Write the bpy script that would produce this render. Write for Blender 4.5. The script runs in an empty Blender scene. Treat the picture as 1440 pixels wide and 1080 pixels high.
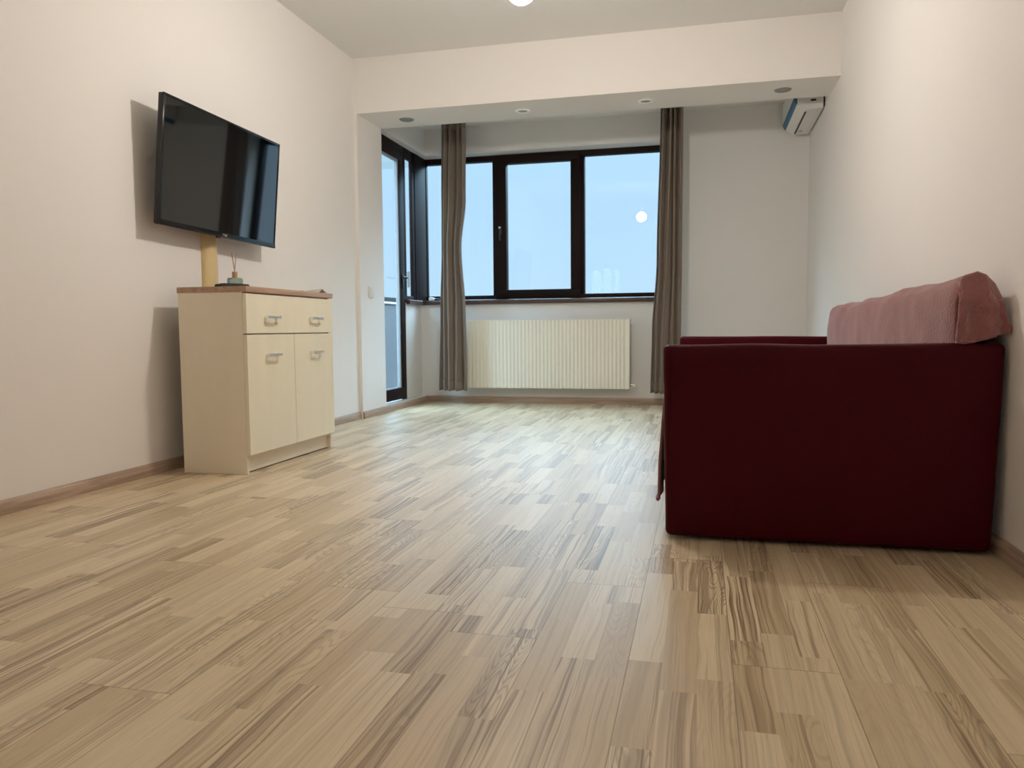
import bpy, bmesh, math, random
from mathutils import Vector, Matrix, noise
random.seed(7)
S = bpy.context.scene
COL = S.collection
PI = math.pi

# ------------------------------------------------------------------ materials
def srgb(r, g, b):
    f = lambda c: (c/255/12.92) if c/255 <= .04045 else ((c/255+.055)/1.055)**2.4
    return (f(r), f(g), f(b), 1)

def mat(name, col, rough=.5, metal=0, spec=.5, ior=1.5, bump=0, bscale=60, var=0, vscale=8, sheen=0, coat=0, stretch=None, emis=None):
    m = bpy.data.materials.new(name); m.use_nodes = True
    nt = m.node_tree; N = nt.nodes; L = nt.links
    b = N['Principled BSDF']
    b.inputs['Base Color'].default_value = (*col[:3], 1)
    b.inputs['Roughness'].default_value = rough
    b.inputs['Metallic'].default_value = metal
    b.inputs['Specular IOR Level'].default_value = spec
    b.inputs['IOR'].default_value = ior
    b.inputs['Sheen Weight'].default_value = sheen
    b.inputs['Coat Weight'].default_value = coat
    tc = N.new('ShaderNodeTexCoord'); mp = N.new('ShaderNodeMapping')
    L.new(tc.outputs['Object'], mp.inputs['Vector'])
    if stretch: mp.inputs['Scale'].default_value = stretch
    if var:
        n = N.new('ShaderNodeTexNoise'); n.inputs['Scale'].default_value = vscale; n.inputs['Detail'].default_value = 4
        L.new(mp.outputs[0], n.inputs['Vector'])
        mx = N.new('ShaderNodeMix'); mx.data_type = 'RGBA'
        mx.inputs[6].default_value = (*[c*(1-var) for c in col[:3]], 1)
        mx.inputs[7].default_value = (*[min(1, c*(1+var)) for c in col[:3]], 1)
        L.new(n.outputs['Fac'], mx.inputs[0]); L.new(mx.outputs[2], b.inputs['Base Color'])
    if bump:
        n = N.new('ShaderNodeTexNoise'); n.inputs['Scale'].default_value = bscale; n.inputs['Detail'].default_value = 5
        L.new(mp.outputs[0], n.inputs['Vector'])
        bp = N.new('ShaderNodeBump'); bp.inputs['Strength'].default_value = bump; bp.inputs['Distance'].default_value = .004
        L.new(n.outputs['Fac'], bp.inputs['Height']); L.new(bp.outputs[0], b.inputs['Normal'])
    if emis:
        b.inputs['Emission Color'].default_value = (*emis[0], 1); b.inputs['Emission Strength'].default_value = emis[1]
    return m

def wood(name, c1, c2, axis=1, scale=1.0, rough=.45):
    """streaky oak print, grain running along one axis"""
    m = mat(name, c1, rough); nt = m.node_tree; N = nt.nodes; L = nt.links; b = N['Principled BSDF']
    tc = N.new('ShaderNodeTexCoord'); mp = N.new('ShaderNodeMapping')
    sc = [60*scale]*3; sc[axis] = 3*scale; mp.inputs['Scale'].default_value = sc
    L.new(tc.outputs['Object'], mp.inputs['Vector'])
    n = N.new('ShaderNodeTexNoise'); n.inputs['Scale'].default_value = 1; n.inputs['Detail'].default_value = 6; n.inputs['Distortion'].default_value = .6
    L.new(mp.outputs[0], n.inputs['Vector'])
    r = N.new('ShaderNodeValToRGB'); r.color_ramp.elements[0].position = .35; r.color_ramp.elements[1].position = .65
    r.color_ramp.elements[0].color = (*c2[:3], 1); r.color_ramp.elements[1].color = (*c1[:3], 1)
    L.new(n.outputs['Fac'], r.inputs[0]); L.new(r.outputs[0], b.inputs['Base Color'])
    return m

def floor_material():
    m = bpy.data.materials.new('strip_laminate'); m.use_nodes = True
    nt = m.node_tree; N = nt.nodes; L = nt.links; B = N['Principled BSDF']
    def math_(op, a, b=None, c=None):
        n = N.new('ShaderNodeMath'); n.operation = op
        for i, v in enumerate((a, b, c)):
            if v is None: continue
            if isinstance(v, (int, float)): n.inputs[i].default_value = v
            else: L.new(v, n.inputs[i])
        return n.outputs[0]
    def comb(x, y, z):
        n = N.new('ShaderNodeCombineXYZ')
        for i, v in enumerate((x, y, z)):
            if isinstance(v, (int, float)): n.inputs[i].default_value = v
            else: L.new(v, n.inputs[i])
        return n.outputs[0]
    def white(v):
        n = N.new('ShaderNodeTexWhiteNoise'); n.noise_dimensions = '3D'; L.new(v, n.inputs['Vector']); return n.outputs['Value']
    def noise_(v, scale, detail=3, dist=0, rough=.5):
        n = N.new('ShaderNodeTexNoise'); n.inputs['Scale'].default_value = scale; n.inputs['Detail'].default_value = detail
        n.inputs['Distortion'].default_value = dist; n.inputs['Roughness'].default_value = rough
        L.new(v, n.inputs['Vector']); return n.outputs['Fac']
    def ramp(v, a, b):
        n = N.new('ShaderNodeMapRange'); n.interpolation_type = 'SMOOTHSTEP'
        n.inputs['From Min'].default_value = a; n.inputs['From Max'].default_value = b; L.new(v, n.inputs['Value']); return n.outputs[0]
    def mix(f, a, b):
        n = N.new('ShaderNodeMix'); n.data_type = 'RGBA'
        if isinstance(f, (int, float)): n.inputs[0].default_value = f
        else: L.new(f, n.inputs[0])
        for i, v in ((6, a), (7, b)):
            if isinstance(v, tuple): n.inputs[i].default_value = v
            else: L.new(v, n.inputs[i])
        return n.outputs[2]
    tc = N.new('ShaderNodeTexCoord'); sp = N.new('ShaderNodeSeparateXYZ'); L.new(tc.outputs['Object'], sp.inputs[0])
    X, Y = sp.outputs[0], sp.outputs[1]
    W = .0656; SEG = .395
    xs = math_('DIVIDE', X, W); i = math_('FLOOR', xs); fx = math_('FRACT', xs)
    bi = math_('FLOOR', math_('DIVIDE', math_('ADD', i, 2.0), 3.0))          # board index, three strips wide
    off = math_('MULTIPLY', white(comb(i, 3.3, 1.7)), SEG)
    ys = math_('DIVIDE', math_('ADD', Y, off), SEG)
    # irregular strip lengths
    jit = math_('MULTIPLY', math_('SUBTRACT', white(comb(i, math_('FLOOR', math_('ADD', ys, .5)), 9.1)), .5), .5)
    ys2 = math_('ADD', ys, jit)
    j0 = math_('FLOOR', ys2)
    fy = math_('FRACT', ys2)
    bo = math_('MULTIPLY', white(comb(bi, 8.1, 4.4)), 1.29)
    yb = math_('DIVIDE', math_('ADD', Y, bo), 1.29); jb = math_('FLOOR', yb); fb = math_('FRACT', yb)
    cell = comb(i, j0, math_('MULTIPLY', jb, 1.37))
    r1 = white(cell)
    r2 = white(comb(math_('ADD', i, 40.5), j0, jb))
    r3 = white(comb(math_('ADD', i, 91.5), jb, j0))
    # grain space: x across, y stretched, z random per strip
    gx = math_('MULTIPLY', X, 1.0); rz = math_('MULTIPLY', r1, 57.0)
    warp = noise_(comb(math_('MULTIPLY', X, 7.0), math_('MULTIPLY', Y, 2.2), rz), 1.0, 2, 0)
    # cathedral rings: contour lines of a stretched noise field
    field = noise_(comb(math_('MULTIPLY', X, 16.0), math_('MULTIPLY', Y, 2.1), rz), 1.0, 1.5, .15)
    rings = math_('FRACT', math_('MULTIPLY', field, math_('ADD', 13.0, math_('MULTIPLY', r3, 14.0))))
    ringl = ramp(math_('ABSOLUTE', math_('SUBTRACT', rings, .5)), .20, .5)
    # straight dark streaks
    st = noise_(comb(math_('ADD', math_('MULTIPLY', X, 150.0), math_('MULTIPLY', warp, 5.0)), math_('MULTIPLY', Y, 1.0), rz), 1.0, 4, 0, .65)
    streak = ramp(st, .50, .62)
    wide = ramp(noise_(comb(math_('ADD', math_('MULTIPLY', X, 34.0), math_('MULTIPLY', warp, 2.0)), math_('MULTIPLY', Y, .7), rz), 1.0, 3), .44, .62)
    fine = noise_(comb(math_('MULTIPLY', X, 420.0), math_('MULTIPLY', Y, 9.0), rz), 1.0, 3, 0, .7)
    light = (.71, .58, .39, 1); mid = (.57, .44, .275, 1); dark = (.27, .18, .105, 1); deep = (.15, .095, .05, 1)
    tone = ramp(r2, .30, .98)
    base = mix(math_('MULTIPLY', tone, .85), light, mid)
    darkness = math_('POWER', r3, 1.6)
    base = mix(math_('MULTIPLY', math_('MULTIPLY', wide, .6), math_('ADD', .12, darkness)), base, dark)
    base = mix(math_('MULTIPLY', math_('MULTIPLY', streak, .9), math_('ADD', .18, darkness)), base, dark)
    pick = ramp(r1, .55, .72)
    base = mix(math_('MULTIPLY', math_('MULTIPLY', ringl, pick), math_('ADD', .08, math_('MULTIPLY', darkness, .36))), base, deep)
    base = mix(math_('MULTIPLY', ramp(fine, .42, .75), .20), base, dark)
    # seams
    ex = math_('MINIMUM', fx, math_('SUBTRACT', 1.0, fx)); strip_seam = math_('SUBTRACT', 1.0, ramp(ex, .0, .02))
    ib = math_('FRACT', math_('DIVIDE', math_('ADD', xs, 2.0), 3.0)); eb = math_('MINIMUM', ib, math_('SUBTRACT', 1.0, ib))
    board_seam = math_('SUBTRACT', 1.0, ramp(eb, .002, .0075))
    ee = math_('MINIMUM', fb, math_('SUBTRACT', 1.0, fb)); end_seam = math_('SUBTRACT', 1.0, ramp(ee, .0004, .0013))
    seam = math_('MAXIMUM', board_seam, end_seam)
    base = mix(math_('MULTIPLY', strip_seam, .10), base, dark)
    base = mix(math_('MULTIPLY', seam, .6), base, deep)
    L.new(base, B.inputs['Base Color'])
    L.new(math_('ADD', .30, math_('MULTIPLY', fine, .10)), B.inputs['Roughness'])
    B.inputs['IOR'].default_value = 1.42; B.inputs['Specular IOR Level'].default_value = .40
    hgt = math_('SUBTRACT', math_('MULTIPLY', fine, .25), math_('MULTIPLY', seam, 1.0))
    bp = N.new('ShaderNodeBump'); bp.inputs['Strength'].default_value = .35; bp.inputs['Distance'].default_value = .0006
    L.new(hgt, bp.inputs['Height']); L.new(bp.outputs[0], B.inputs['Normal'])
    return m

def glass_material(name, tint=(1, 1, 1), refl=.9):
    m = bpy.data.materials.new(name); m.use_nodes = True; nt = m.node_tree; N = nt.nodes; L = nt.links
    N.remove(N['Principled BSDF'])
    tr = N.new('ShaderNodeBsdfTransparent'); tr.inputs[0].default_value = (*tint, 1)
    gl = N.new('ShaderNodeBsdfGlossy'); gl.inputs['Roughness'].default_value = .0
    # Schlick reflectance, the same from both sides of the pane
    ge = N.new('ShaderNodeNewGeometry'); dp = N.new('ShaderNodeVectorMath'); dp.operation = 'DOT_PRODUCT'
    L.new(ge.outputs['Incoming'], dp.inputs[0]); L.new(ge.outputs['Normal'], dp.inputs[1])
    def mt(op, a, b=None):
        n = N.new('ShaderNodeMath'); n.operation = op
        for i, v in enumerate((a, b)):
            if v is None: continue
            if isinstance(v, (int, float)): n.inputs[i].default_value = v
            else: L.new(v, n.inputs[i])
        return n
    c5 = mt('POWER', mt('SUBTRACT', 1.0, mt('ABSOLUTE', dp.outputs['Value']).outputs[0]).outputs[0], 5.0)
    fr = mt('ADD', mt('MULTIPLY', c5.outputs[0], .96).outputs[0], .04)
    mu = N.new('ShaderNodeMath'); mu.operation = 'MULTIPLY'; mu.inputs[1].default_value = refl
    mx = N.new('ShaderNodeMixShader')
    L.new(fr.outputs[0], mu.inputs[0]); L.new(mu.outputs[0], mx.inputs[0]); L.new(tr.outputs[0], mx.inputs[1]); L.new(gl.outputs[0], mx.inputs[2])
    L.new(mx.outputs[0], N['Material Output'].inputs[0])
    return m

M = {}
M['wall'] = mat('painted_plaster', (.84, .805, .775), .75, bump=.12, bscale=180, spec=.25)
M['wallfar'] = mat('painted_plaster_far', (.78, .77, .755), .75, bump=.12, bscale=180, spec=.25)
M['ceil'] = mat('ceiling_paint', (.78, .77, .755), .85, spec=.2)
M['floor'] = floor_material()
M['skirt'] = wood('skirting_oak', (.50, .37, .28), (.34, .24, .17), axis=1, rough=.5)
M['skirtx'] = wood('skirting_oak_across', (.50, .37, .28), (.34, .24, .17), axis=0, rough=.5)
M['frame'] = mat('dark_walnut_frame', (.016, .009, .008), .5, spec=.10, var=.35, vscale=25, stretch=(6, 6, 1))
M['framelight'] = mat('window_sill_brown', (.075, .04, .032), .35, var=.25, vscale=20)
M['gasket'] = mat('grey_rubber', (.32, .34, .36), .5)
M['glass'] = glass_material('window_glass')
M['cream'] = mat('cream_laminate', (.83, .77, .60), .38, var=.05, vscale=14, stretch=(1, 1, .2))
M['creamside'] = mat('cream_laminate_side', (.82, .745, .60), .42, var=.04, vscale=14, stretch=(1, 1, .2))
M['gap'] = mat('cabinet_back', (.30, .26, .18), .7)
M['oak'] = wood('oak_worktop', (.50, .33, .225), (.36, .225, .15), axis=1, rough=.42)
M['chrome'] = mat('brushed_chrome', (.82, .82, .82), .28, metal=1)
M['tvblack'] = mat('glossy_black', (.004, .004, .005), .12, ior=1.5)
M['screen'] = mat('screen_glass', (.002, .003, .004), .035, ior=1.9)
M['tvback'] = mat('matt_black', (.012, .012, .012), .5)
M['white_plastic'] = mat('white_plastic', (.78, .77, .74), .35)
M['logo'] = mat('silver_print', (.7, .7, .72), .3)
M['red'] = mat('red_lamp', (.5, .02, .02), .3)
M['curtain'] = mat('taupe_fabric', (.22, .175, .14), .85, bump=.5, bscale=350, var=.10, vscale=120, sheen=.15, stretch=(1, 1, .15))
M['rad'] = mat('radiator_enamel', (.86, .84, .72), .35)
M['leather'] = mat('burgundy_leather', (.052, .0006, .0050), .38, spec=.13, bump=.25, bscale=260, ior=1.45)
M['fleece'] = mat('dusty_pink_fleece', (.29, .120, .118), .95, bump=1.0, bscale=130, var=.22, vscale=60, sheen=.55, spec=.1)
M['duct'] = mat('cream_duct', (.68, .53, .27), .5, bump=.7, bscale=60)
M['glassgreen'] = mat('green_glass', (.40, .52, .44), .05, ior=1.5); M['glassgreen'].node_tree.nodes['Principled BSDF'].inputs['Transmission Weight'].default_value = .75
M['cork'] = wood('pale_wood', (.55, .33, .18), (.42, .24, .12), axis=2)
M['reed'] = mat('reed_stick', (.42, .25, .16), .6)
M['paper'] = mat('beige_paper', (.50, .43, .34), .7, var=.15, vscale=90)
M['bulb'] = mat('lamp_globe', (.9, .85, .78), .4, emis=((1.0, .935, .85), 300))
M['bulb2'] = mat('lamp_globe_large', (.9, .88, .84), .4, emis=((1.0, .94, .87), 22))
M['nickel'] = mat('dull_nickel', (.34, .33, .32), .4, metal=.6)
M['acblue'] = mat('sky_reflection_blue', (.035, .15, .27), .5, spec=.25)  # sky mirrored in the glossy lower panel, painted as a blue base colour
M['acdark'] = mat('dark_vent', (.02, .02, .02), .6)
M['spot'] = mat('frosted_lens', (.30, .31, .31), .3)
M['ringwhite'] = mat('white_enamel', (.95, .95, .95), .35)
M['concrete'] = mat('grey_render', (.060, .062, .066), .8, var=.06, vscale=5)
M['hazewhite'] = mat('hazed_facade', (.215, .215, .212), .9, spec=0)  # haze is put into the facade colour so the towers fade into the sky
M['rubber'] = mat('black_rubber', (.015, .015, .015), .55)

# ------------------------------------------------------------------ mesh helpers
class MB:
    def __init__(s): s.bm = bmesh.new()
    def box(s, x0, x1, y0, y1, z0, z1, bev=0, seg=2):
        r = bmesh.ops.create_cube(s.bm, size=1); vs = r['verts']
        for v in vs:
            v.co = Vector(((x0+x1)/2+v.co.x*(x1-x0), (y0+y1)/2+v.co.y*(y1-y0), (z0+z1)/2+v.co.z*(z1-z0)))
        if bev:
            es = list({e for v in vs for e in v.link_edges})
            bmesh.ops.bevel(s.bm, geom=es, offset=bev, segments=seg, affect='EDGES', profile=.5)
        return s
    def prism(s, pts, axis, a, b):
        """closed outline extruded along an axis; pts are the other two coordinates in xyz order"""
        def P(p, t):
            q = list(p); q.insert(axis, t); return Vector(q)
        A = [s.bm.verts.new(P(p, a)) for p in pts]; Bv = [s.bm.verts.new(P(p, b)) for p in pts]; n = len(pts)
        s.bm.faces.new(A); s.bm.faces.new(Bv[::-1])
        for k in range(n): s.bm.faces.new((A[k], Bv[k], Bv[(k+1) % n], A[(k+1) % n]))
        bmesh.ops.recalc_face_normals(s.bm, faces=s.bm.faces)
        return s
    def tube(s, path, r, n=12, cap=True, taper=None):
        path = [Vector(p) for p in path]; rings = []; up0 = None
        for k, p in enumerate(path):
            d = (path[min(k+1, len(path)-1)]-path[max(k-1, 0)]).normalized()
            up = Vector((0, 0, 1)) if abs(d.z) < .9 else Vector((0, 1, 0))
            a = d.cross(up).normalized(); b = a.cross(d).normalized()
            rr = r if taper is None else r*taper[k]
            rings.append([s.bm.verts.new(p+a*math.cos(t*2*PI/n)*rr+b*math.sin(t*2*PI/n)*rr) for t in range(n)])
        for k in range(len(rings)-1):
            for t in range(n): s.bm.faces.new((rings[k][t], rings[k][(t+1) % n], rings[k+1][(t+1) % n], rings[k+1][t]))
        if cap: s.bm.faces.new(rings[0][::-1]); s.bm.faces.new(rings[-1])
        return s
    def lathe(s, prof, c, n=32, axis='z', cap=True):
        rings = []
        for r, h in prof:
            ring = []
            for t in range(n):
                a = t*2*PI/n; u, v = math.cos(a)*r, math.sin(a)*r
                q = {'z': (u, v, h), 'x': (h, u, v), 'y': (u, h, v)}[axis]
                ring.append(s.bm.verts.new(Vector(c)+Vector(q)))
            rings.append(ring)
        for k in range(len(rings)-1):
            for t in range(n): s.bm.faces.new((rings[k][t], rings[k][(t+1) % n], rings[k+1][(t+1) % n], rings[k+1][t]))
        if cap: s.bm.faces.new(rings[0][::-1]); s.bm.faces.new(rings[-1])
        bmesh.ops.recalc_face_normals(s.bm, faces=s.bm.faces)
        return s
    def grid(s, f, nu, nv):
        V = [[s.bm.verts.new(Vector(f(u/nu, v/nv))) for v in range(nv+1)] for u in range(nu+1)]
        for u in range(nu):
            for v in range(nv): s.bm.faces.new((V[u][v], V[u+1][v], V[u+1][v+1], V[u][v+1]))
        return s
    def build(s, name, m, parent=None, smooth=False, local=False):
        me = bpy.data.meshes.new(name); s.bm.to_mesh(me); s.bm.free()
        if smooth:
            for p in me.polygons: p.use_smooth = True
            if smooth != 'all':
                try: me.set_sharp_from_angle(angle=math.radians(38))
                except Exception: pass
        o = bpy.data.objects.new(name, me); COL.objects.link(o); me.materials.append(m)
        if parent:
            o.parent = parent
            if not local: o.matrix_parent_inverse = world_of(parent).inverted()
        return o

def world_of(o):
    m = o.matrix_basis.copy()
    if o.parent: m = world_of(o.parent) @ o.matrix_parent_inverse @ m
    return m

def tag(o, label=None, cat=None, group=None, kind=None):
    if label: o['label'] = label
    if cat: o['category'] = cat
    if group: o['group'] = group
    if kind: o['kind'] = kind
    return o

def empty(name, loc, label, cat, group=None, rz=0):
    o = bpy.data.objects.new(name, None); COL.objects.link(o); o.location = loc; o.rotation_euler = (0, 0, rz)
    o.empty_display_size = .05
    return tag(o, label, cat, group)

def struct(mb, name, m, label, cat, smooth=False):
    return tag(mb.build(name, m, smooth=smooth), label, cat, kind='structure')

def copy_tree(o, parent=None):
    c = o.copy(); COL.objects.link(c)
    if parent: c.parent = parent
    for ch in list(o.children): copy_tree(ch, c)
    return c

# ------------------------------------------------------------------ dimensions (metres, camera over the origin looking along +y)
XL, XP, XD, XR = -2.43, -2.405, -2.462, .832
YB, YB2, YW, YG, YN = 5.255, 5.692, 6.665, 6.82, -2.3
ZB, ZC, ZA, ZH, ZS = 2.198, 2.583, 2.43, 2.20, .885
YD0, YD1 = 5.70, 6.29        # balcony door opening

# ------------------------------------------------------------------ setting
struct(MB().box(-2.62, 1.05, YN-.2, 6.95, -.12, 0), 'floor', M['floor'], 'pale three-strip ash laminate floor with darker streaked strips', 'floor')
b = MB(); b.box(-2.62, 1.05, YN-.2, 5.4, ZC, ZC+.15)
struct(b, 'ceiling', M['ceil'], 'plain off-white ceiling of the main room', 'ceiling')
struct(MB().box(-2.62, 1.05, 5.4, 6.95, ZA, ZA+.3), 'ceiling_alcove', M['wallfar'], 'ceiling of the window alcove behind the beam', 'ceiling')
struct(MB().box(XR, XR+.2, YN-.2, 6.95, 0, ZC+.1), 'wall_right', M['wall'], 'long cream wall behind the red sofa', 'wall')
struct(MB().box(-2.62, XL, YN-.2, YB+.01, 0, ZC+.1), 'wall_left', M['wall'], 'long cream wall carrying the television', 'wall')
struct(MB().box(-2.62, 1.05, YN-.2, YN, 0, ZC+.1), 'wall_near', M['wall'], 'wall behind the viewer', 'wall')
b = MB()
b.box(-2.62, XR+.01, YW, 6.95, 0, ZS)                       # under the window
b.box(-.20, XR+.01, YW, 6.95, ZS-.001, ZA+.05)              # right of the window
b.box(-2.62, -.19, YW, 6.95, ZH, ZA+.05)                    # lintel
struct(b, 'wall_far', M['wallfar'], 'grey-white wall around the wide window with radiator', 'wall')
b = MB()
b.box(-2.50, XD, YD1, YW+.01, 0, ZS)                        # parapet beside the balcony door
b.box(-2.62, XP, YB2-.01, YW+.01, ZH, ZA+.05)               # lintel over the door
struct(b, 'wall_alcove', M['wallfar'], 'short white side wall between balcony door and far corner', 'wall')
struct(MB().box(XL-.19, XP, YB, YB2, 0, ZC+.05), 'trim_1', M['wall'], 'white pillar carrying the beam on the left', 'pillar')
struct(MB().box(XP-.0005, XR+.01, YB, YB2, ZB, ZC+.05), 'trim_2', M['wall'], 'deep cream ceiling beam with four recessed spotlights', 'beam')
struct(MB().box(XD-.16, XP, YB2, YW+.005, 0, .056), 'trim_3', M['white_plastic'], 'low white threshold step below the balcony door', 'step')

def skirting(name, pts_axis, a, b_, pos, sgn, m, label):
    """moulded skirting board: cross-section extruded along an axis (0 = x, 1 = y)"""
    h = .053; t = .014
    prof = [(0, 0), (t, 0), (t, h*.55), (t*.75, h*.8), (t*.3, h), (0, h)]
    mb = MB()
    if pts_axis == 1: mb.prism([(pos+sgn*p, z) for p, z in prof], 1, a, b_)
    else: mb.prism([(pos+sgn*p, z) for p, z in prof], 0, a, b_)
    return struct(mb, name, m, label, 'baseboard')
skirting('baseboard_left', 1, YN, YB-.001, XL, 1, M['skirt'], 'brown oak skirting along the television wall')
skirting('baseboard_pillar', 1, YB+.002, YW-.002, XP, 1, M['skirt'], 'brown oak skirting along pillar and threshold step')
skirting('baseboard_right', 1, YN, YW-.002, XR, -1, M['skirt'], 'brown oak skirting along the wall behind the sofa')
skirting('baseboard_far', 0, XP+.015, XR-.015, YW, -1, M['skirtx'], 'brown oak skirting below the radiator')

# ------------------------------------------------------------------ window_1: wide three-light window
win = tag(empty('window_1', (-1.33, YG, ZS), 'wide dark-brown framed window with three panes in the far wall', 'window'), kind='structure')
y0, y1 = YG, YG+.07
fb = MB()
fb.box(-2.52, -.19, y0, y1, ZS, .958, .004); fb.box(-2.52, -.19, y0, y1, 2.152, 2.22, .004)
fb.box(-2.52, -2.458, y0-.004, y1, .95, 2.16, .004); fb.box(-.25, -.19, y0, y1, .95, 2.16, .004)
fb.box(-1.822, -1.775, y0, y1, .95, 2.16, .004); fb.box(-1.048, -.992, y0, y1, .95, 2.16, .004)
fb.build('window_frame', M['frame'], win, smooth=True)
sb = MB(); q0, q1 = y0-.022, y1-.01
sb.box(-1.795, -1.030, q0, q1, .925, 1.003, .005); sb.box(-1.795, -1.030, q0, q1, 2.118, 2.19, .005)
sb.box(-1.795, -1.692, q0, q1, .99, 2.13, .005); sb.box(-1.112, -1.030, q0, q1, .99, 2.13, .005)
sash = sb.build('sash', M['frame'], win, smooth=True)
h = MB(); h.box(-1.752, -1.732, q0-.010, q0+.002, 1.50, 1.57, .003); h.tube([(-1.742, q0-.005, 1.555), (-1.742, q0-.034, 1.555), (-1.742, q0-.040, 1.545), (-1.742, q0-.040, 1.44)], .0075, 10)
tag(h.build('window_handle', M['acdark'], sash, smooth=True), 'dark lever handle')
h = MB(); h.lathe([(.0001, -.006), (.008, -.006), (.009, .003), (.0001, .003)], (-1.742, q0-.046, 1.552), 14, 'y')
tag(h.build('handle_screw', M['chrome'], sash, smooth=True), 'small bright handle boss')
for xa, xb, za, zb, yy in ((-2.458, -1.822, .958, 2.152, y0+.03), (-1.692, -1.112, 1.003, 2.118, q0+.03), (-.992, -.25, .958, 2.152, y0+.03)):
    MB().box(xa-.004, xb+.004, yy, yy+.006, za-.004, zb+.004).build('window_pane', M['glass'], win)
s_ = MB(); s_.box(XP-.04, -.195, YW-.035, y0+.01, .872, .912, .006)
tag(s_.build('window_sill', M['framelight'], win, smooth=True), 'brown window sill')

# ------------------------------------------------------------------ window_2 (side light next to balcony door) and corner post
w2 = tag(empty('window_2', (XD, 6.45, ZS), 'narrow dark-framed side window between balcony door and corner', 'window'), kind='structure')
fx0, fx1 = XD-.030, XD-.002
f = MB(); f.box(fx0, fx1, YD1, 6.52, ZS, .945, .004); f.box(fx0, fx1, YD1, 6.52, 2.115, 2.21, .004)
f.box(fx0, fx1, YD1, 6.335, .94, 2.12, .004); f.box(fx0, fx1, 6.485, 6.56, ZS, 2.21, .004); f.box(fx0-.006, fx1+.006, 6.545, YG+.03, ZS, 2.21, .004)
f.build('window_frame', M['frame'], w2, smooth=True)
f = MB(); f.box(fx0+.010, fx0+.015, 6.33, 6.49, .94, 2.12); f.build('window_pane', M['glass'], w2)
f = MB(); f.box(fx1-.014, fx1+.008, 6.37, 6.385, 1.02, 1.16, .003); tag(f.build('window_handle', M['gasket'], w2), 'slim grey window handle')
f = MB(); f.box(XD-.01, XD+.035, YD1+.01, YW-.03, .873, .911, .005); tag(f.build('window_sill', M['framelight'], w2), 'brown window sill')

# ------------------------------------------------------------------ door_1: glazed balcony door
d1 = tag(empty('door_1', (XD, 6.0, .056), 'dark-brown framed glazed balcony door left of the far wall', 'door'), kind='structure')
f = MB(); f.box(fx0, fx1, YD0, YD1, 2.14, 2.21, .003); f.box(-2.505, fx1, YD1-.055, YD1+.001, .056, 2.15, .003); f.box(fx0, fx1, YD0, YD0+.05, .056, 2.15, .003)
f.build('door_frame', M['frame'], d1, smooth=True)
f = MB(); a0, a1 = fx0+.002, fx1+.010
f.box(a0, a1, YD0+.045, YD1-.04, .065, .165, .004); f.box(a0, a1, YD0+.045, YD1-.04, 2.065, 2.145, .004)
f.box(a0, a1, YD0+.045, YD0+.11, .16, 2.07, .004); f.box(a0, a1, YD1-.135, YD1-.04, .16, 2.07, .004)
leaf = f.build('door_leaf', M['frame'], d1, smooth=True)
f = MB(); f.box(a0+.004, a1-.004, YD1-.156, YD1-.134, .16, 2.07, .002); f.box(a0+.004, a1-.004, YD0+.11, YD1-.14, 2.05, 2.066, .002); tag(f.build('glazing_bead', M['gasket'], d1), 'light grey glazing bead')
f = MB(); f.box(a0+.012, a0+.017, YD0+.105, YD1-.13, .155, 2.075); f.build('door_pane', M['glass'], d1)
f = MB(); f.box(a1, a1+.008, YD1-.10, YD1-.07, 1.00, 1.12, .003); f.tube([(a1, YD1-.085, 1.09), (a1+.045, YD1-.085, 1.09), (a1+.05, YD1-.10, 1.09), (a1+.05, YD1-.19, 1.09)], .008, 10)
tag(f.build('door_handle', M['acdark'], d1, smooth=True), 'dark lever handle')

# ------------------------------------------------------------------ outside
o = MB(); o.box(-3.75, -2.63, 3.5, 12, -.20, -.04)
struct(o, 'trim_4', M['concrete'], 'grey balcony slab outside the glazed door', 'balcony')
r = empty('balcony_parapet', (-3.66, 8, -.04), 'grey balcony parapet with dark cap rail seen through the balcony door', 'parapet')
MB().box(-3.72, -3.60, 3.5, 12, -.04, .965).build('panel', M['concrete'], r)
f = MB(); f.box(-3.61, -3.585, 3.5, 12, .965, .985); tag(f.build('trim_strip', M['white_plastic'], r), 'white strip below the cap rail')
f = MB(); f.box(-3.74, -3.58, 3.5, 12, .985, 1.04, .004); tag(f.build('cap_rail', M['tvback'], r), 'dark cap rail')
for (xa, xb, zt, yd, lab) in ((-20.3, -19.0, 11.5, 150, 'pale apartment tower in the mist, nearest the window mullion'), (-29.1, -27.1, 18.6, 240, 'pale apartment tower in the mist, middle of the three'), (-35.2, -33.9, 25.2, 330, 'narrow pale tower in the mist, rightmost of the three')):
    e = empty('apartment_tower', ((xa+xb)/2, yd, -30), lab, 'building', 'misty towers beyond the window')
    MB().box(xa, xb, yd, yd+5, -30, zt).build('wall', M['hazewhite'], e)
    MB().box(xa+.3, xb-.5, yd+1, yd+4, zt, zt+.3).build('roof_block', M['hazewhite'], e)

# ------------------------------------------------------------------ television
C0 = Vector((-2.300, 3.4765, 1.4052)); TW, TH_, TT = .942, .5688, .030
yaw, til, rol = .012, .080, -.0165
u = Vector((math.sin(yaw), math.cos(yaw), 0))*math.cos(rol)+Vector((0, 0, 1))*math.sin(rol); n0 = u.cross(Vector((0, 0, 1))).normalized()
w = Vector((0, 0, 1))*math.cos(til)+n0*math.sin(til); w = (w-w.dot(u)*u).normalized(); nn = u.cross(w).normalized()
if nn.x < 0: nn = -nn
base = C0-w*TH_/2
tv = empty('television', base, 'flat black television tilted forward on the left wall above the cabinet', 'television')
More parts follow.
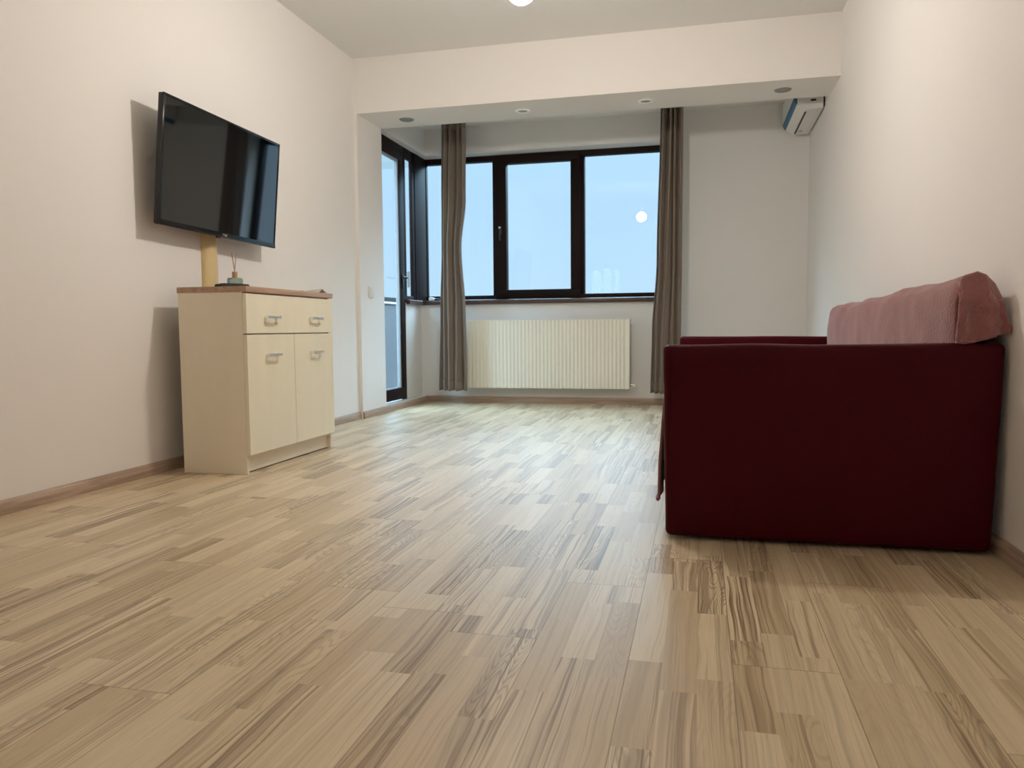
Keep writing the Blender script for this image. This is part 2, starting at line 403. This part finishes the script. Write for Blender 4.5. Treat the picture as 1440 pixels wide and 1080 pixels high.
# local axes: x = out of the screen, y = along the wall (away from viewer), z = up
R = Matrix((nn, u, w)).transposed()
tv.rotation_euler = R.to_euler()
b = MB(); b.box(-TT, -.003, -TW/2, TW/2, 0, TH_, .004); b.box(-.055, -TT+.002, -TW*.36, TW*.36, .05, .36, .02)
b.build('housing', M['tvback'], tv, smooth=True, local=True)
b = MB(); e_ = .011
b.box(-.010, .001, -TW/2, TW/2, TH_-e_, TH_, .0015); b.box(-.010, .001, -TW/2, -TW/2+e_, 0, TH_, .0015); b.box(-.010, .001, TW/2-e_, TW/2, 0, TH_, .0015)
b.build('bezel', M['tvblack'], tv, smooth=True, local=True)
b = MB(); b.prism([(-.02, -.003), (.001, -.003), (.004, .003), (.001, .021), (-.01, .021)], 1, -TW/2, TW/2)
b.build('bottom_bezel', M['tvblack'], tv, local=True)
b = MB(); b.box(-.006, -.0015, -TW/2+e_-.001, TW/2-e_+.001, .020, TH_-e_+.001); b.build('screen', M['screen'], tv, local=True)
# maker's mark: ring with letters, drawn small in the middle of the lower bezel
def letters(txt, size, name, m, parent, loc, rot):
    cu = bpy.data.curves.new(name, 'FONT'); cu.body = txt; cu.size = size; cu.extrude = .0004; cu.align_x = 'CENTER'
    t = bpy.data.objects.new(name+'_src', cu); COL.objects.link(t); bpy.context.view_layer.update()
    me = bpy.data.meshes.new_from_object(t); bpy.data.objects.remove(t)
    ob = bpy.data.objects.new(name, me); COL.objects.link(ob); me.materials.clear(); me.materials.append(m)
    ob.parent = parent; ob.location = loc; ob.rotation_euler = rot
    return ob
lg = letters('LG', .016, 'logo', M['logo'], tv, (.0045, .012, .004), (PI/2, 0, PI/2))
tag(lg, 'small silver maker lettering')
b = MB(); b.lathe([(.0055, -.0004), (.0055, .0004), (.0045, .0004), (.0045, -.0004), (.0055, -.0004)], (.0045, -.008, .010), 20, 'x', cap=False); b.build('logo_ring', M['logo'], tv, local=True)
b = MB(); b.box(-.014, -.004, -.045, -.015, -.010, -.002, .002); sens = b.build('sensor', M['tvblack'], tv, local=True)
b = MB(); b.box(-.004, -.0025, -.036, -.030, -.008, -.004); tag(b.build('standby_light', M['red'], tv, local=True), 'tiny red standby light')
# wall bracket (part of the television)
b = MB(); bx = XL-base.x
b.box(-.072, -.054, -.10, .10, .18, .38, .003); b.build('mount_plate', M['tvback'], tv, local=True)
b = MB(); b.box(XL, XL+.03, 3.40, 3.56, 1.30, 1.52, .003); b.box(XL+.028, XL+.10, 3.455, 3.505, 1.38, 1.44, .003)
b.build('wall_bracket', M['tvback'], tv)

# ------------------------------------------------------------------ cable duct
b = MB()
ya, yb_ = 3.436, 3.549; yc = (ya+yb_)/2; rr = (yb_-ya)/2
pts = [(XL, ya)]+[(XL+.004+.034*math.sin(PI*k/14), yc-rr*math.cos(PI*k/14)) for k in range(15)]+[(XL, yb_)]
b.prism(pts, 2, .055, 1.22)
tag(b.build('cable_duct', M['duct'], smooth=True), 'cream yellow half-round cable duct running down the wall below the television', 'duct')

# ------------------------------------------------------------------ sideboard cabinet
CX0, CX1, CY0, CY1, CZ = -2.318, -1.989, 3.096, 3.928, .852
cab = empty('cabinet', ((CX0+CX1)/2, (CY0+CY1)/2, 0), 'cream chest with wide drawer and two doors under an oak top', 'cabinet')
T = .017
for ys_ in (CY0, CY1-T):
    p = MB().box(CX0, CX1, ys_, ys_+T, 0, CZ-.026, .0008, 1).build('side_panel', M['creamside'], cab)
MB().box(CX0, CX0+.006, CY0+T, CY1-T, .03, CZ-.026).build('back_panel', M['gap'], cab)
for za_ in (.072, .626, .812):
    MB().box(CX0+.006, CX1-.006, CY0+T, CY1-T, za_, za_+.015).build('shelf', M['creamside'], cab)
MB().box(CX1-.038, CX1-.022, CY0+T, CY1-T, .006, .073).build('plinth', M['creamside'], cab)
MB().box(CX0-.004, -1.966, CY0-.002, CY1+.004, CZ-.026, CZ, .0015, 2).build('top_board', M['oak'], cab, smooth=True)
FX0, FX1 = CX1+.001, CX1+.019
def handle(yc_, zc, parent):
    h = MB(); L_ = .058; x = FX1
    # flat arched bow with two square feet
    for sgn in (-1, 1):
        h.box(x, x+.020, yc_+sgn*(L_-.012)-.006, yc_+sgn*(L_-.012)+.006, zc-.006, zc+.006, .001)
    N_ = 12; prev = None
    for k in range(N_+1):
        t = -1+2*k/N_; y = yc_+t*L_; xx = x+.020+.007*(1-t*t); hz = .0085-.003*(1-t*t); th = .005
        ring = [h.bm.verts.new(Vector(q)) for q in ((xx, y, zc-hz), (xx+th, y, zc-hz), (xx+th, y, zc+hz), (xx, y, zc+hz))]
        if prev:
            for e in range(4): h.bm.faces.new((prev[e], prev[(e+1) % 4], ring[(e+1) % 4], ring[e]))
        else: h.bm.faces.new(ring[::-1])
        prev = ring
    h.bm.faces.new(prev); bmesh.ops.recalc_face_normals(h.bm, faces=h.bm.faces)
    return h.build('handle', M['chrome'], parent, smooth=True)
dr = MB().box(FX0, FX1, CY0, CY1, .640, .819, .0012, 2).build('drawer', M['cream'], cab)
handle(3.298, .714, dr); handle(3.722, .714, dr)
ym = 3.512
for (ya_, yb2, hy) in ((CY0, ym-.0018, 3.300), (ym+.0018, CY1, 3.725)):
    dd = MB().box(FX0, FX1, ya_, yb2, .088, .634, .0012, 2).build('door', M['cream'], cab)
    handle(hy, .538, dd)

# remote control
rc = empty('remote_control', (-2.115, 3.215, CZ), 'long black remote control on the near end of the oak cabinet top', 'remote', rz=0)
rc.rotation_euler = (0, 0, math.radians(-14))
b = MB(); b.prism([(-.082, .003), (-.076, .0005), (.076, .0005), (.086, .004), (.086, .013), (.078, .019), (.02, .020), (-.074, .015), (-.082, .010)], 0, -.022, .022)
b.build('body', M['rubber'], rc, smooth=True, local=True)
for r_ in range(6):
    for c_ in range(3):
        b = MB(); b.box(-.014+c_*.011-.0035+.003, -.014+c_*.011+.0035+.003, -.06+r_*.018, -.051+r_*.018, .016+.0006*r_, .0185+.0006*r_, .001)
        b.build('button', M['tvblack'], rc, local=True)
# reed diffuser
rd = empty('reed_diffuser', (-2.21, 3.385, CZ), 'small green glass reed diffuser with wooden collar and two sticks on the cabinet', 'diffuser')
b = MB(); b.lathe([(.0001, .001), (.032, .001), (.036, .008), (.037, .048), (.034, .057), (.014, .061), (.0001, .061)], rd.location, 32)
tag(b.build('bottle', M['glassgreen'], rd, smooth=True), 'squat green glass bottle')
b = MB(); b.lathe([(.0125, .0605), (.0125, .088), (.0045, .088), (.0045, .080), (.0001, .080)], rd.location, 20)
tag(b.build('collar', M['cork'], rd, smooth=True), 'pale wooden collar')
for dy in (-1, 1):
    bx_ = rd.location
    b = MB(); b.tube([(bx_.x, bx_.y-dy*.004, bx_.z+.070), (bx_.x-.005*dy, bx_.y+dy*.026-.002, bx_.z+.178)], .0022, 8)
    b.build('reed_stick', M['reed'], rd, smooth=True)
# folded leaflet
lf = empty('leaflet', (-2.07, 3.80, CZ), 'thin curled beige leaflet lying on the far end of the oak cabinet top', 'leaflet')
def leaf_f(u_, v_):
    lift = .020*max(0, 1-abs(u_-.62)/.16)**1.5*(.4+.6*v_)
    return (-2.14+.13*v_, 3.66+.34*u_+.03*v_, CZ+.0035+lift+.003*math.sin(u_*9+v_*2)+.0005)
b = MB(); b.grid(leaf_f, 40, 8); pg = b.build('page', M['paper'], lf, smooth='all')
md = pg.modifiers.new('thick', 'SOLIDIFY'); md.thickness = .0022; md.offset = 1
b = MB(); b.box(-2.13, -2.02, 3.68, 3.92, CZ+.0005, CZ+.0032); b.build('cover', M['paper'], lf)

# small item on the window sill
sl = empty('plug_adapter', (-2.33, 6.655, .912), 'small white and black plug adapter on the window sill beside the left curtain', 'adapter')
b = MB(); b.prism([(-2.372, .9125), (-2.335, .9125), (-2.322, .918), (-2.325, .932), (-2.365, .944), (-2.376, .935)], 1, 6.635, 6.675); tag(b.build('housing', M['white_plastic'], sl), 'white plastic housing')
b = MB(); b.box(-2.326, -2.285, 6.640, 6.668, .9125, .930, .004); tag(b.build('plug', M['rubber'], sl), 'black rubber plug')

# light switch
sw = empty('light_switch', (XP, 5.433, .895), 'white light switch on the pillar beside the balcony door', 'switch')
MB().box(XP, XP+.012, 5.393, 5.473, .895, .975, .002).build('cover_plate', M['white_plastic'], sw)
MB().box(XP+.011, XP+.017, 5.407, 5.459, .908, .962, .002).build('rocker', M['white_plastic'], sw)

# ------------------------------------------------------------------ radiator
RX0, RX1, RZ0, RZ1 = -1.992, -.572, .138, .724; RY0, RY1 = 6.545, 6.625
rad = empty('radiator', ((RX0+RX1)/2, 6.60, .138), 'long cream ribbed panel radiator under the window', 'radiator')
b = MB(); n = 42; prof = []
x_in0, x_in1 = RX0+.022, RX1-.022
def rib_y(x):
    t = (x-x_in0)/(x_in1-x_in0)*n
    f_ = t % 1
    return RY0+(.0075 if .30 < f_ < .70 else (.0 if (f_ < .12 or f_ > .88) else .00375))
xs_ = [RX0, RX0+.001]; ys_ = [RY0+.012, RY0]
pts = [(RX0, RY0+.03), (RX0, RY0+.003), (RX0+.003, RY0)]
for k in range(n):
    for f_, d_ in ((.10, 0), (.30, .005), (.70, .005), (.90, 0)):
        pts.append((x_in0+(x_in1-x_in0)*(k+f_)/n, RY0+d_))
pts += [(RX1-.003, RY0), (RX1, RY0+.003), (RX1, RY0+.03)]
A = []; zz = [RZ0+.02, RZ0+.045, RZ1-.045, RZ1-.02]
rows = []
for z_, flat in ((RZ0, 1), (RZ0+.026, 1), (RZ0+.040, 0), (RZ1-.040, 0), (RZ1-.026, 1), (RZ1, 1)):
    rows.append([b.bm.verts.new(Vector((x, RY0+(0 if flat and y-RY0 == .005 else y-RY0), z_))) for x, y in pts])
for k in range(len(rows)-1):
    for t in range(len(pts)-1): b.bm.faces.new((rows[k][t], rows[k][t+1], rows[k+1][t+1], rows[k+1][t]))
b.box(RX0+.001, RX1-.001, RY0+.028, RY0+.034, RZ0, RZ1)
b.build('front_panel', M['rad'], rad, smooth=True)
MB().box(RX0, RX1, RY1-.018, RY1, RZ0+.01, RZ1-.01, .003).build('rear_panel', M['rad'], rad)
b = MB()
b.box(RX0, RX1, RY0+.001, RY1, RZ1-.002, RZ1+.006, .002)
g = b.build('top_grille', M['rad'], rad, smooth=True)
for xx in (RX0, RX1-.004):
    MB().box(xx, xx+.004, RY0+.004, RY1, RZ0+.015, RZ1-.003, .001).build('side_cover', M['rad'], rad)
b = MB(); b.tube([(RX1-.005, 6.585, .175), (RX1+.028, 6.585, .175)], .008, 12); b.lathe([(.0001, -.02), (.013, -.02), (.015, -.012), (.015, .012), (.012, .02), (.0001, .02)], (RX1+.036, 6.575, .172), 16, 'y')
b.tube([(RX1+.036, 6.585, .175), (RX1+.036, 6.62, .173), (RX1+.036, YW+.004, .173)], .007, 10)
tag(b.build('valve', M['chrome'], rad, smooth=True), 'chrome return valve')
b = MB(); b.tube([(RX1-.002, 6.585, .690), (RX1+.012, 6.585, .690)], .009, 12); tag(b.build('vent_plug', M['chrome'], rad, smooth=True), 'small bleed plug')
for xx in (RX0+.25, RX1-.25):
    MB().box(xx-.02, xx+.02, RY1-.002, YW+.003, RZ0+.06, RZ1-.08).build('wall_bracket', M['rad'], rad)

# ------------------------------------------------------------------ curtains
def curtain(name, keys, nf, amp, y, z0, z1, label, seed, group):
    """keys: (z, xleft, xright) from bottom to top"""
    def edge(z, i):
        for k in range(len(keys)-1):
            a_, b_ = keys[k], keys[k+1]
            if a_[0] <= z <= b_[0]:
                t = (z-a_[0])/(b_[0]-a_[0]); t = t*t*(3-2*t); return a_[i]*(1-t)+b_[i]*t
        return keys[-1][i] if z > keys[-1][0] else keys[0][i]
    rnd = random.Random(seed); ph = [rnd.uniform(-.5, .5) for _ in range(12)]
    def f_(uu, vv):
        z = z0+(z1-z0)*vv; xl, xr = edge(z, 1), edge(z, 2)
        ww = uu+.05*math.sin(uu*9+vv*2.2+seed)*(1-uu)*uu*4
        t = ww*nf*2*PI+.5*math.sin(vv*2.1+ph[int(ww*5) % 12])
        yy = y+amp*math.sin(t)*(.8+.2*math.sin(3*vv+seed))+.012*math.sin(t*.37+vv*3)
        xx = xl+(xr-xl)*uu+.012*math.sin(t*2+.6)*(uu*(1-uu)*4)
        hem = .004*math.sin(t)
        return (xx, yy, z+(hem if vv < .01 else 0))
    r_ = empty(name, ((keys[0][1]+keys[0][2])/2, y, z0), label, 'curtain', group)
    m_ = MB(); m_.grid(f_, 110, 40); o_ = m_.build('cloth', M['curtain'], r_, smooth='all')
    s1 = o_.modifiers.new('thick', 'SOLIDIFY'); s1.thickness = .004
    hb = MB(); hb.grid(lambda a, c: (lambda p: (p[0], p[1]-.0035, p[2]))(f_(a, c*.04)), 110, 3); ho = hb.build('hem', M['curtain'], r_, smooth='all')
    s2 = ho.modifiers.new('thick', 'SOLIDIFY'); s2.thickness = .003
    hd = MB(); hd.grid(lambda a, c: (lambda p: (p[0], p[1]-.003, p[2]))(f_(a, .965+c*.034)), 110, 3); hh = hd.build('heading_tape', M['curtain'], r_, smooth='all')
    s3 = hh.modifiers.new('thick', 'SOLIDIFY'); s3.thickness = .003
    return r_
curtain('curtain', [(.12, -2.209, -1.957), (.8, -2.195, -1.962), (1.35, -2.178, -1.992), (1.75, -2.174, -1.950), (2.43, -2.160, -1.945)], 4, .038, 6.415, .122, 2.428,
        'gathered taupe curtain hanging at the left part of the window', 3, 'taupe curtains at the far window')
curtain('curtain', [(.12, -.389, -.155), (.6, -.380, -.150), (1.2, -.345, -.146), (2.43, -.318, -.144)], 4, .040, 6.415, .117, 2.428,
        'gathered taupe curtain hanging right of the window, beside the sofa', 11, 'taupe curtains at the far window')

# ------------------------------------------------------------------ air conditioner on the right wall
ac = empty('air_conditioner', (XR, 6.25, 2.165), 'white air conditioner with a blue sky reflection painted on its front edge high behind the beam', 'air conditioner')
ay0, ay1 = 5.875, 6.625; X = XR
b = MB(); b.prism([(X-.012, 2.172), (X-.125, 2.165), (X-.185, 2.205), (X-.185, 2.42), (X-.16, 2.428), (X-.012, 2.428)], 1, ay0, ay1)
b.build('housing', M['white_plastic'], ac)
b = MB(); b.prism([(X-.184, 2.245), (X-.207, 2.250), (X-.210, 2.40), (X-.195, 2.425), (X-.184, 2.425)], 1, ay0-.002, ay1+.002); b.build('front_panel', M['white_plastic'], ac)
b = MB(); b.prism([(X-.184, 2.206), (X-.196, 2.214), (X-.209, 2.247), (X-.184, 2.247)], 1, ay0-.003, ay1+.003); tag(b.build('reflection_strip', M['acblue'], ac), 'lower edge coloured like reflected blue sky')
b = MB(); b.box(X-.128, X-.116, ay0+.05, ay1-.06, 2.162, 2.168); tag(b.build('air_outlet', M['acdark'], ac), 'dark outlet slot')
b = MB(); b.box(X-.013, X+.0, ay0+.01, ay1-.01, 2.19, 2.42); b.build('mounting_plate', M['acdark'], ac)
b = MB(); b.box(X-.095, X-.06, ay0-.002, ay0+.002, 2.222, 2.236); tag(b.build('side_vent', M['acdark'], ac), 'small dark mark on the near end')
b = MB(); b.lathe([(.0001, -.003), (.012, -.003), (.012, .002), (.0001, .002)], (X-.088, 6.50, 2.167), 16); tag(b.build('drain_cap', M['spot'], ac, smooth=True), 'round grey cap')

# ------------------------------------------------------------------ recessed spotlights
labs = ['recessed spotlight with silver ring, nearest the pillar', 'white recessed spotlight above the left curtain side of the window', 'white recessed spotlight beside the right curtain', 'dull grey recessed spotlight nearest the air conditioner']
proto = empty('recessed_spotlight', (0, 0, ZB), labs[0], 'spotlight', 'spotlights in the beam')
b = MB(); b.lathe([(.032, -.002), (.040, -.006), (.050, -.0055), (.055, -.001), (.055, .0), (.032, .0), (.032, -.002)], (0, 0, 0), 40, cap=False); ring = b.build('ring', M['ringwhite'], proto, smooth=True, local=True)
b = MB(); b.lathe([(.0001, -.0012), (.020, -.0012), (.0325, -.0006), (.0325, 0), (.0001, 0)], (0, 0, 0), 32); b.build('lens', M['spot'], proto, smooth=True, local=True)
spots = []
for k, (x, y) in enumerate(((-2.116, 5.492), (-1.240, 5.50), (-.375, 5.487), (.512, 5.468))):
    o = proto if k == 0 else copy_tree(proto)
    o.location = (x, y, ZB); o['label'] = labs[k]; spots.append(o)
for k in (0, 3):
    for ch in spots[k].children:
        if ch.name.startswith('ring'):
            ch.data = ch.data.copy(); ch.data.materials[0] = M['nickel']; ch['label'] = 'silver ring'

# ------------------------------------------------------------------ pendant lamp
LX, LY, LZ, LR = -.758, 3.344, 2.100, .062
pl = empty('pendant_lamp', (LX, LY, LZ), 'round glowing globe lamp hanging at the top edge of the room', 'lamp')
b = MB(); bmesh.ops.create_icosphere(b.bm, subdivisions=3, radius=LR)
for v in b.bm.verts: v.co += Vector((LX, LY, LZ))
b.build('globe', M['bulb'], pl, smooth='all')
b = MB(); b.lathe([(.0001, LR-.004), (.024, LR-.006), (.024, LR+.05), (.012, LR+.065), (.0001, LR+.065)], (LX, LY, LZ), 24); b.build('lamp_holder', M['white_plastic'], pl, smooth=True)
b = MB(); b.tube([(LX, LY, LZ+LR+.06), (LX, LY, ZC-.02)], .004, 8); b.build('cord', M['white_plastic'], pl, smooth=True)
b = MB(); b.lathe([(.0001, -.03), (.03, -.028), (.045, -.002), (.045, 0), (.0001, 0)], (LX, LY, ZC), 28); b.build('ceiling_rose', M['white_plastic'], pl, smooth=True)

# second ceiling lamp, farther back in the same room
L2 = Vector((-.35, -1.35, 2.30))
pl2 = empty('pendant_lamp', L2, 'larger white globe lamp hanging in the back half of the room, behind the viewer', 'lamp')
b = MB(); bmesh.ops.create_icosphere(b.bm, subdivisions=3, radius=.12)
for v in b.bm.verts: v.co += L2
b.build('globe', M['bulb2'], pl2, smooth='all')
b = MB(); b.lathe([(.0001, .11), (.035, .112), (.03, .15), (.012, .165), (.0001, .165)], L2, 24); b.build('lamp_holder', M['white_plastic'], pl2, smooth=True)
b = MB(); b.tube([L2+Vector((0, 0, .16)), (L2.x, L2.y, ZC-.02)], .004, 8); b.build('cord', M['white_plastic'], pl2, smooth=True)
b = MB(); b.lathe([(.0001, -.03), (.03, -.028), (.045, -.002), (.045, 0), (.0001, 0)], (L2.x, L2.y, ZC), 28); b.build('ceiling_rose', M['white_plastic'], pl2, smooth=True)

# ------------------------------------------------------------------ sofa
SX0, SX1, SY0, SY1 = -.104, .812, 2.392, 4.44
sofa = empty('sofa', (.35, 3.4, 0), 'low burgundy leather sofa with flat slab arms against the right wall', 'sofa')
def slab(y0_, y1_, name):
    """upholstered flat arm, slightly swollen, with rounded edges"""
    m_ = MB(); nx, nz, R_ = 44, 30, .018
    rings = []
    def out(tx, tz):
        return 1
    # rounded box via superposed bevel, then puffed
    m_.box(SX0, SX1, y0_, y1_, .012, .600, .017, 4)
    bmesh.ops.subdivide_edges(m_.bm, edges=[e for e in m_.bm.edges if e.calc_length() > .2], cuts=14, use_grid_fill=True)
    for v in m_.bm.verts:
        tx = (v.co.x-SX0)/(SX1-SX0); tz = v.co.z/.6
        p = (max(0, tx*(1-tx)*4))**.5*(max(0, tz*(1-tz)*4))**.5
        s_y = -1 if v.co.y < (y0_+y1_)/2 else 1
        v.co.y += s_y*.006*p
        v.co.x += (.020*(tz-.5) if tx > .5 else -.010*(tz-.5)) + .004*noise.noise(Vector((v.co.z*5, 3, tx*2)))
        v.co.z += .0045*noise.noise(Vector((v.co.x*5, v.co.y*3, 1.3)))*(1 if tz > .5 else 0)
    return m_.build(name, M['leather'], sofa, smooth='all')
slab(SY0, SY0+.075, 'armrest'); slab(SY1-.075, SY1, 'armrest')
# piping seams of the near arm
b = MB(); yq = SY0+.004
b.tube([(SX0+.034, SY0-.0005, .03), (SX0+.022, SY0-.0008, .10), (SX0+.018, SY0-.0015, .30), (SX0+.016, SY0-.001, .585)], .0022, 8)
b.build('piping', M['leather'], sofa, smooth=True)
MB().box(SX0+.02, .70, SY0+.07, SY1-.07, .04, .30, .02, 3).build('base', M['leather'], sofa, smooth=True)
MB().box(SX0+.012, .70, SY0+.078, SY1-.078, .30, .42, .03, 4).build('seat_cushion', M['leather'], sofa, smooth=True)
MB().box(.735, .815, SY0+.07, SY1-.07, .03, .60, .02, 3).build('backrest', M['leather'], sofa, smooth=True)
b = MB(); b.prism([(.66, .40), (.73, .405), (.80, .60), (.80, .72), (.775, .762), (.73, .762), (.71, .73)], 1, SY0+.10, SY1-.30); b.build('back_cushion', M['leather'], sofa, smooth=True)
for (xx, yy) in ((SX0+.06, SY0+.12), (SX0+.06, SY1-.12), (.74, SY0+.12), (.74, SY1-.12)):
    b = MB(); b.lathe([(.0001, 0), (.022, 0), (.026, .045), (.0001, .045)], (xx, yy, 0), 16); b.build('foot', M['rubber'], sofa, smooth=True)

# ------------------------------------------------------------------ fleece throw over the back
th = empty('throw_blanket', (.75, 3.3, .60), 'dusty pink fleece throw draped over the sofa back, corner hanging over the near arm', 'blanket')
YN0, YF0 = 2.425, 4.16
def lerp(a, b_, t): return a+(b_-a)*t
near = [(.690, .40), (.692, .50), (.693, .60), (.694, .68), (.697, .735), (.706, .770), (.727, .792), (.752, .797), (.775, .788), (.797, .760), (.812, .715), (.820, .66), (.822, .60)]
far = [(.604, .40), (.606, .50), (.607, .58), (.609, .64), (.613, .69), (.622, .722), (.640, .740), (.670, .748), (.705, .745), (.740, .72), (.77, .68), (.80, .64), (.812, .60)]
def interp(P_, s):
    k = s*(len(P_)-1); i = min(int(k), len(P_)-2); t = k-i; return Vector((lerp(P_[i][0], P_[i+1][0], t), lerp(P_[i][1], P_[i+1][1], t)))
def body(uu, vv):
    y = lerp(YN0, YF0, uu); a_ = interp(near, vv); c_ = interp(far, vv); p = a_.lerp(c_, uu)
    # close both ends with a rounded shoulder
    e0 = max(0, 1-(uu*(YF0-YN0))/.060); e1 = max(0, 1-((1-uu)*(YF0-YN0))/.045); e = max(e0, e1)
    cx = Vector((.755 if uu < .5 else .71, .66 if uu < .5 else .62)); k = 1-math.sqrt(max(0, 1-e*e))
    p = p.lerp(cx, k*.22)
    n_ = .013*noise.noise(Vector((y*3.2, vv*5, 2.0)))+.005*noise.noise(Vector((y*11, vv*9, 7.0)))
    fold = .006*math.sin(y*16+vv*5+2*noise.noise(Vector((y*2, vv*2, 0))))*max(0, 1-abs(vv-.35)/.35)
    dirv = (p-Vector((.76, .60))); dirv = dirv.normalized() if dirv.length > 0 else dirv
    p = p+dirv*(n_+fold*.5)
    if p.x > .822: p.x = .822
    return (p.x, y, p.y)
b = MB(); b.grid(body, 90, 44)
bmesh.ops.holes_fill(b.bm, edges=[e for e in b.bm.edges if e.is_boundary], sides=0)
b.build('draped_body', M['fleece'], th, smooth='all')
# near end flap, falls in front of the cushion end and ends above the arm
def flap(uu, vv):
    # uu along the top edge (front to wall), vv downward
    top = [(.709, .772), (.722, .790), (.747, .799), (.772, .790), (.792, .765), (.806, .735)]
    bot = [(.696, .607), (.715, .604), (.745, .610), (.775, .619), (.800, .628), (.829, .633)]
    a_ = interp(top, uu); c_ = interp(bot, uu); p = a_.lerp(c_, vv)
    y = 2.424-.030*math.sin(min(1, vv*1.6)*PI/2)-.008*math.sin(uu*12+.8)*vv-.010*noise.noise(Vector((uu*5, vv*4, 1)))*vv
    y -= .012*max(0, uu-.8)*5*vv*0
    return (p.x+.004*noise.noise(Vector((uu*4, vv*5, 9))), y, p.y)
b = MB(); b.grid(flap, 40, 30)
fl = b.build('corner_flap', M['fleece'], th, smooth='all'); s1 = fl.modifiers.new('thick', 'SOLIDIFY'); s1.thickness = .010; s1.offset = 0
b = MB(); hem = [flap(k/24, 1.0) for k in range(25)]; side = [flap(0, 1-k/14) for k in range(15)]
b.tube([(p[0], p[1], p[2]) for p in hem], .0062, 8); b.tube([(p[0], p[1], p[2]) for p in side], .0060, 8)
b.build('hem', M['fleece'], th, smooth='all')

# second throw over the seat, hanging down the front
t2 = empty('throw_blanket', (-.1, 3.3, .12), 'brown-pink fleece throw over the sofa seat, edge hanging below the near arm front', 'blanket')
def drape(uu, vv):
    y = lerp(SY0+.060 if vv > .55 else SY0+.082, SY1-.09, uu)
    s = vv*.95
    if s < .45: x = .60-.655*(s/.45); z = .432
    else:
        t = (s-.45)/.5
        x = -.110-.014*min(1, t*1.6); z = .428-.315*t
        x -= .004*math.sin(y*26+3*noise.noise(Vector((y*4, t, 0))))*t
    if .40 < s < .45: z -= .006*((s-.40)/.05)
    z += .004*noise.noise(Vector((x*7, y*5, 0)))
    return (x, y, z+(.010*noise.noise(Vector((y*7, 0, 0))) if vv > .98 else 0))
b = MB(); b.grid(drape, 110, 46); o = b.build('draped_body', M['fleece'], t2, smooth='all'); s1 = o.modifiers.new('thick', 'SOLIDIFY'); s1.thickness = .008
b = MB(); b.tube([drape(k/60, 1.0) for k in range(61)], .006, 8); b.build('hem', M['fleece'], t2, smooth='all')

# ------------------------------------------------------------------ sky
wd = bpy.data.worlds.new('overcast_sky'); S.world = wd; wd.use_nodes = True; nt = wd.node_tree; N = nt.nodes; L = nt.links
bg = N['Background']; tc = N.new('ShaderNodeTexCoord'); sp = N.new('ShaderNodeSeparateXYZ'); L.new(tc.outputs['Generated'], sp.inputs[0])
cr = N.new('ShaderNodeValToRGB'); e = cr.color_ramp.elements
e[0].position = 0; e[0].color = (.16, .20, .24, 1); e[1].position = 1; e[1].color = (.52, .79, 1, 1)
for p_, c_ in ((.48, (.20, .25, .30, 1)), (.495, (.54, .78, 1.0, 1)), (.53, (.50, .77, 1.0, 1)), (.58, (.47, .75, 1.0, 1)), (.62, (.49, .79, 1.0, 1)), (.75, (.46, .75, 1, 1))):
    q = e.new(p_); q.color = c_
mr = N.new('ShaderNodeMapRange'); mr.inputs['From Min'].default_value = -1; mr.inputs['From Max'].default_value = 1
L.new(sp.outputs[2], mr.inputs['Value']); L.new(mr.outputs[0], cr.inputs[0]); L.new(cr.outputs[0], bg.inputs['Color'])
# thin fog near the horizon, much brighter cloud cover above it
st = N.new('ShaderNodeMapRange'); st.interpolation_type = 'SMOOTHSTEP'; st.inputs['From Min'].default_value = .225; st.inputs['From Max'].default_value = .46; st.inputs['To Min'].default_value = .90; st.inputs['To Max'].default_value = 15.0
L.new(sp.outputs[2], st.inputs['Value']); L.new(st.outputs[0], bg.inputs['Strength'])

# ------------------------------------------------------------------ camera
F = 1089.5; pi_, ya_, ro_ = math.radians(-4.05), math.radians(13.649), math.radians(-.463)
fw = Vector((-math.sin(ya_)*math.cos(pi_), math.cos(ya_)*math.cos(pi_), math.sin(pi_)))
rt = Vector((math.cos(ya_), math.sin(ya_), 0)); up = rt.cross(fw)
r2 = rt*math.cos(ro_)+up*math.sin(ro_); u2 = -rt*math.sin(ro_)+up*math.cos(ro_)
cd = bpy.data.cameras.new('camera'); cam = bpy.data.objects.new('camera', cd); COL.objects.link(cam)
Mx = Matrix((r2, u2, -fw)).transposed().to_4x4(); Mx.translation = Vector((0, 0, .65)); cam.matrix_world = Mx
cd.sensor_fit = 'HORIZONTAL'; cd.sensor_width = 36; cd.lens = F*36/1440; cd.clip_start = .02; cd.clip_end = 500
cd.dof.use_dof = True; cd.dof.focus_distance = 2.3; cd.dof.aperture_fstop = 8
S.camera = cam
S.view_settings.view_transform = 'Standard'; S.view_settings.look = 'None'; S.view_settings.exposure = .24; S.view_settings.gamma = 1
S.view_settings.use_curve_mapping = False
S.cycles.max_bounces = 10; S.cycles.diffuse_bounces = 6; S.cycles.transparent_max_bounces = 12
S.cycles.use_denoising = True; S.cycles.sample_clamp_indirect = 6
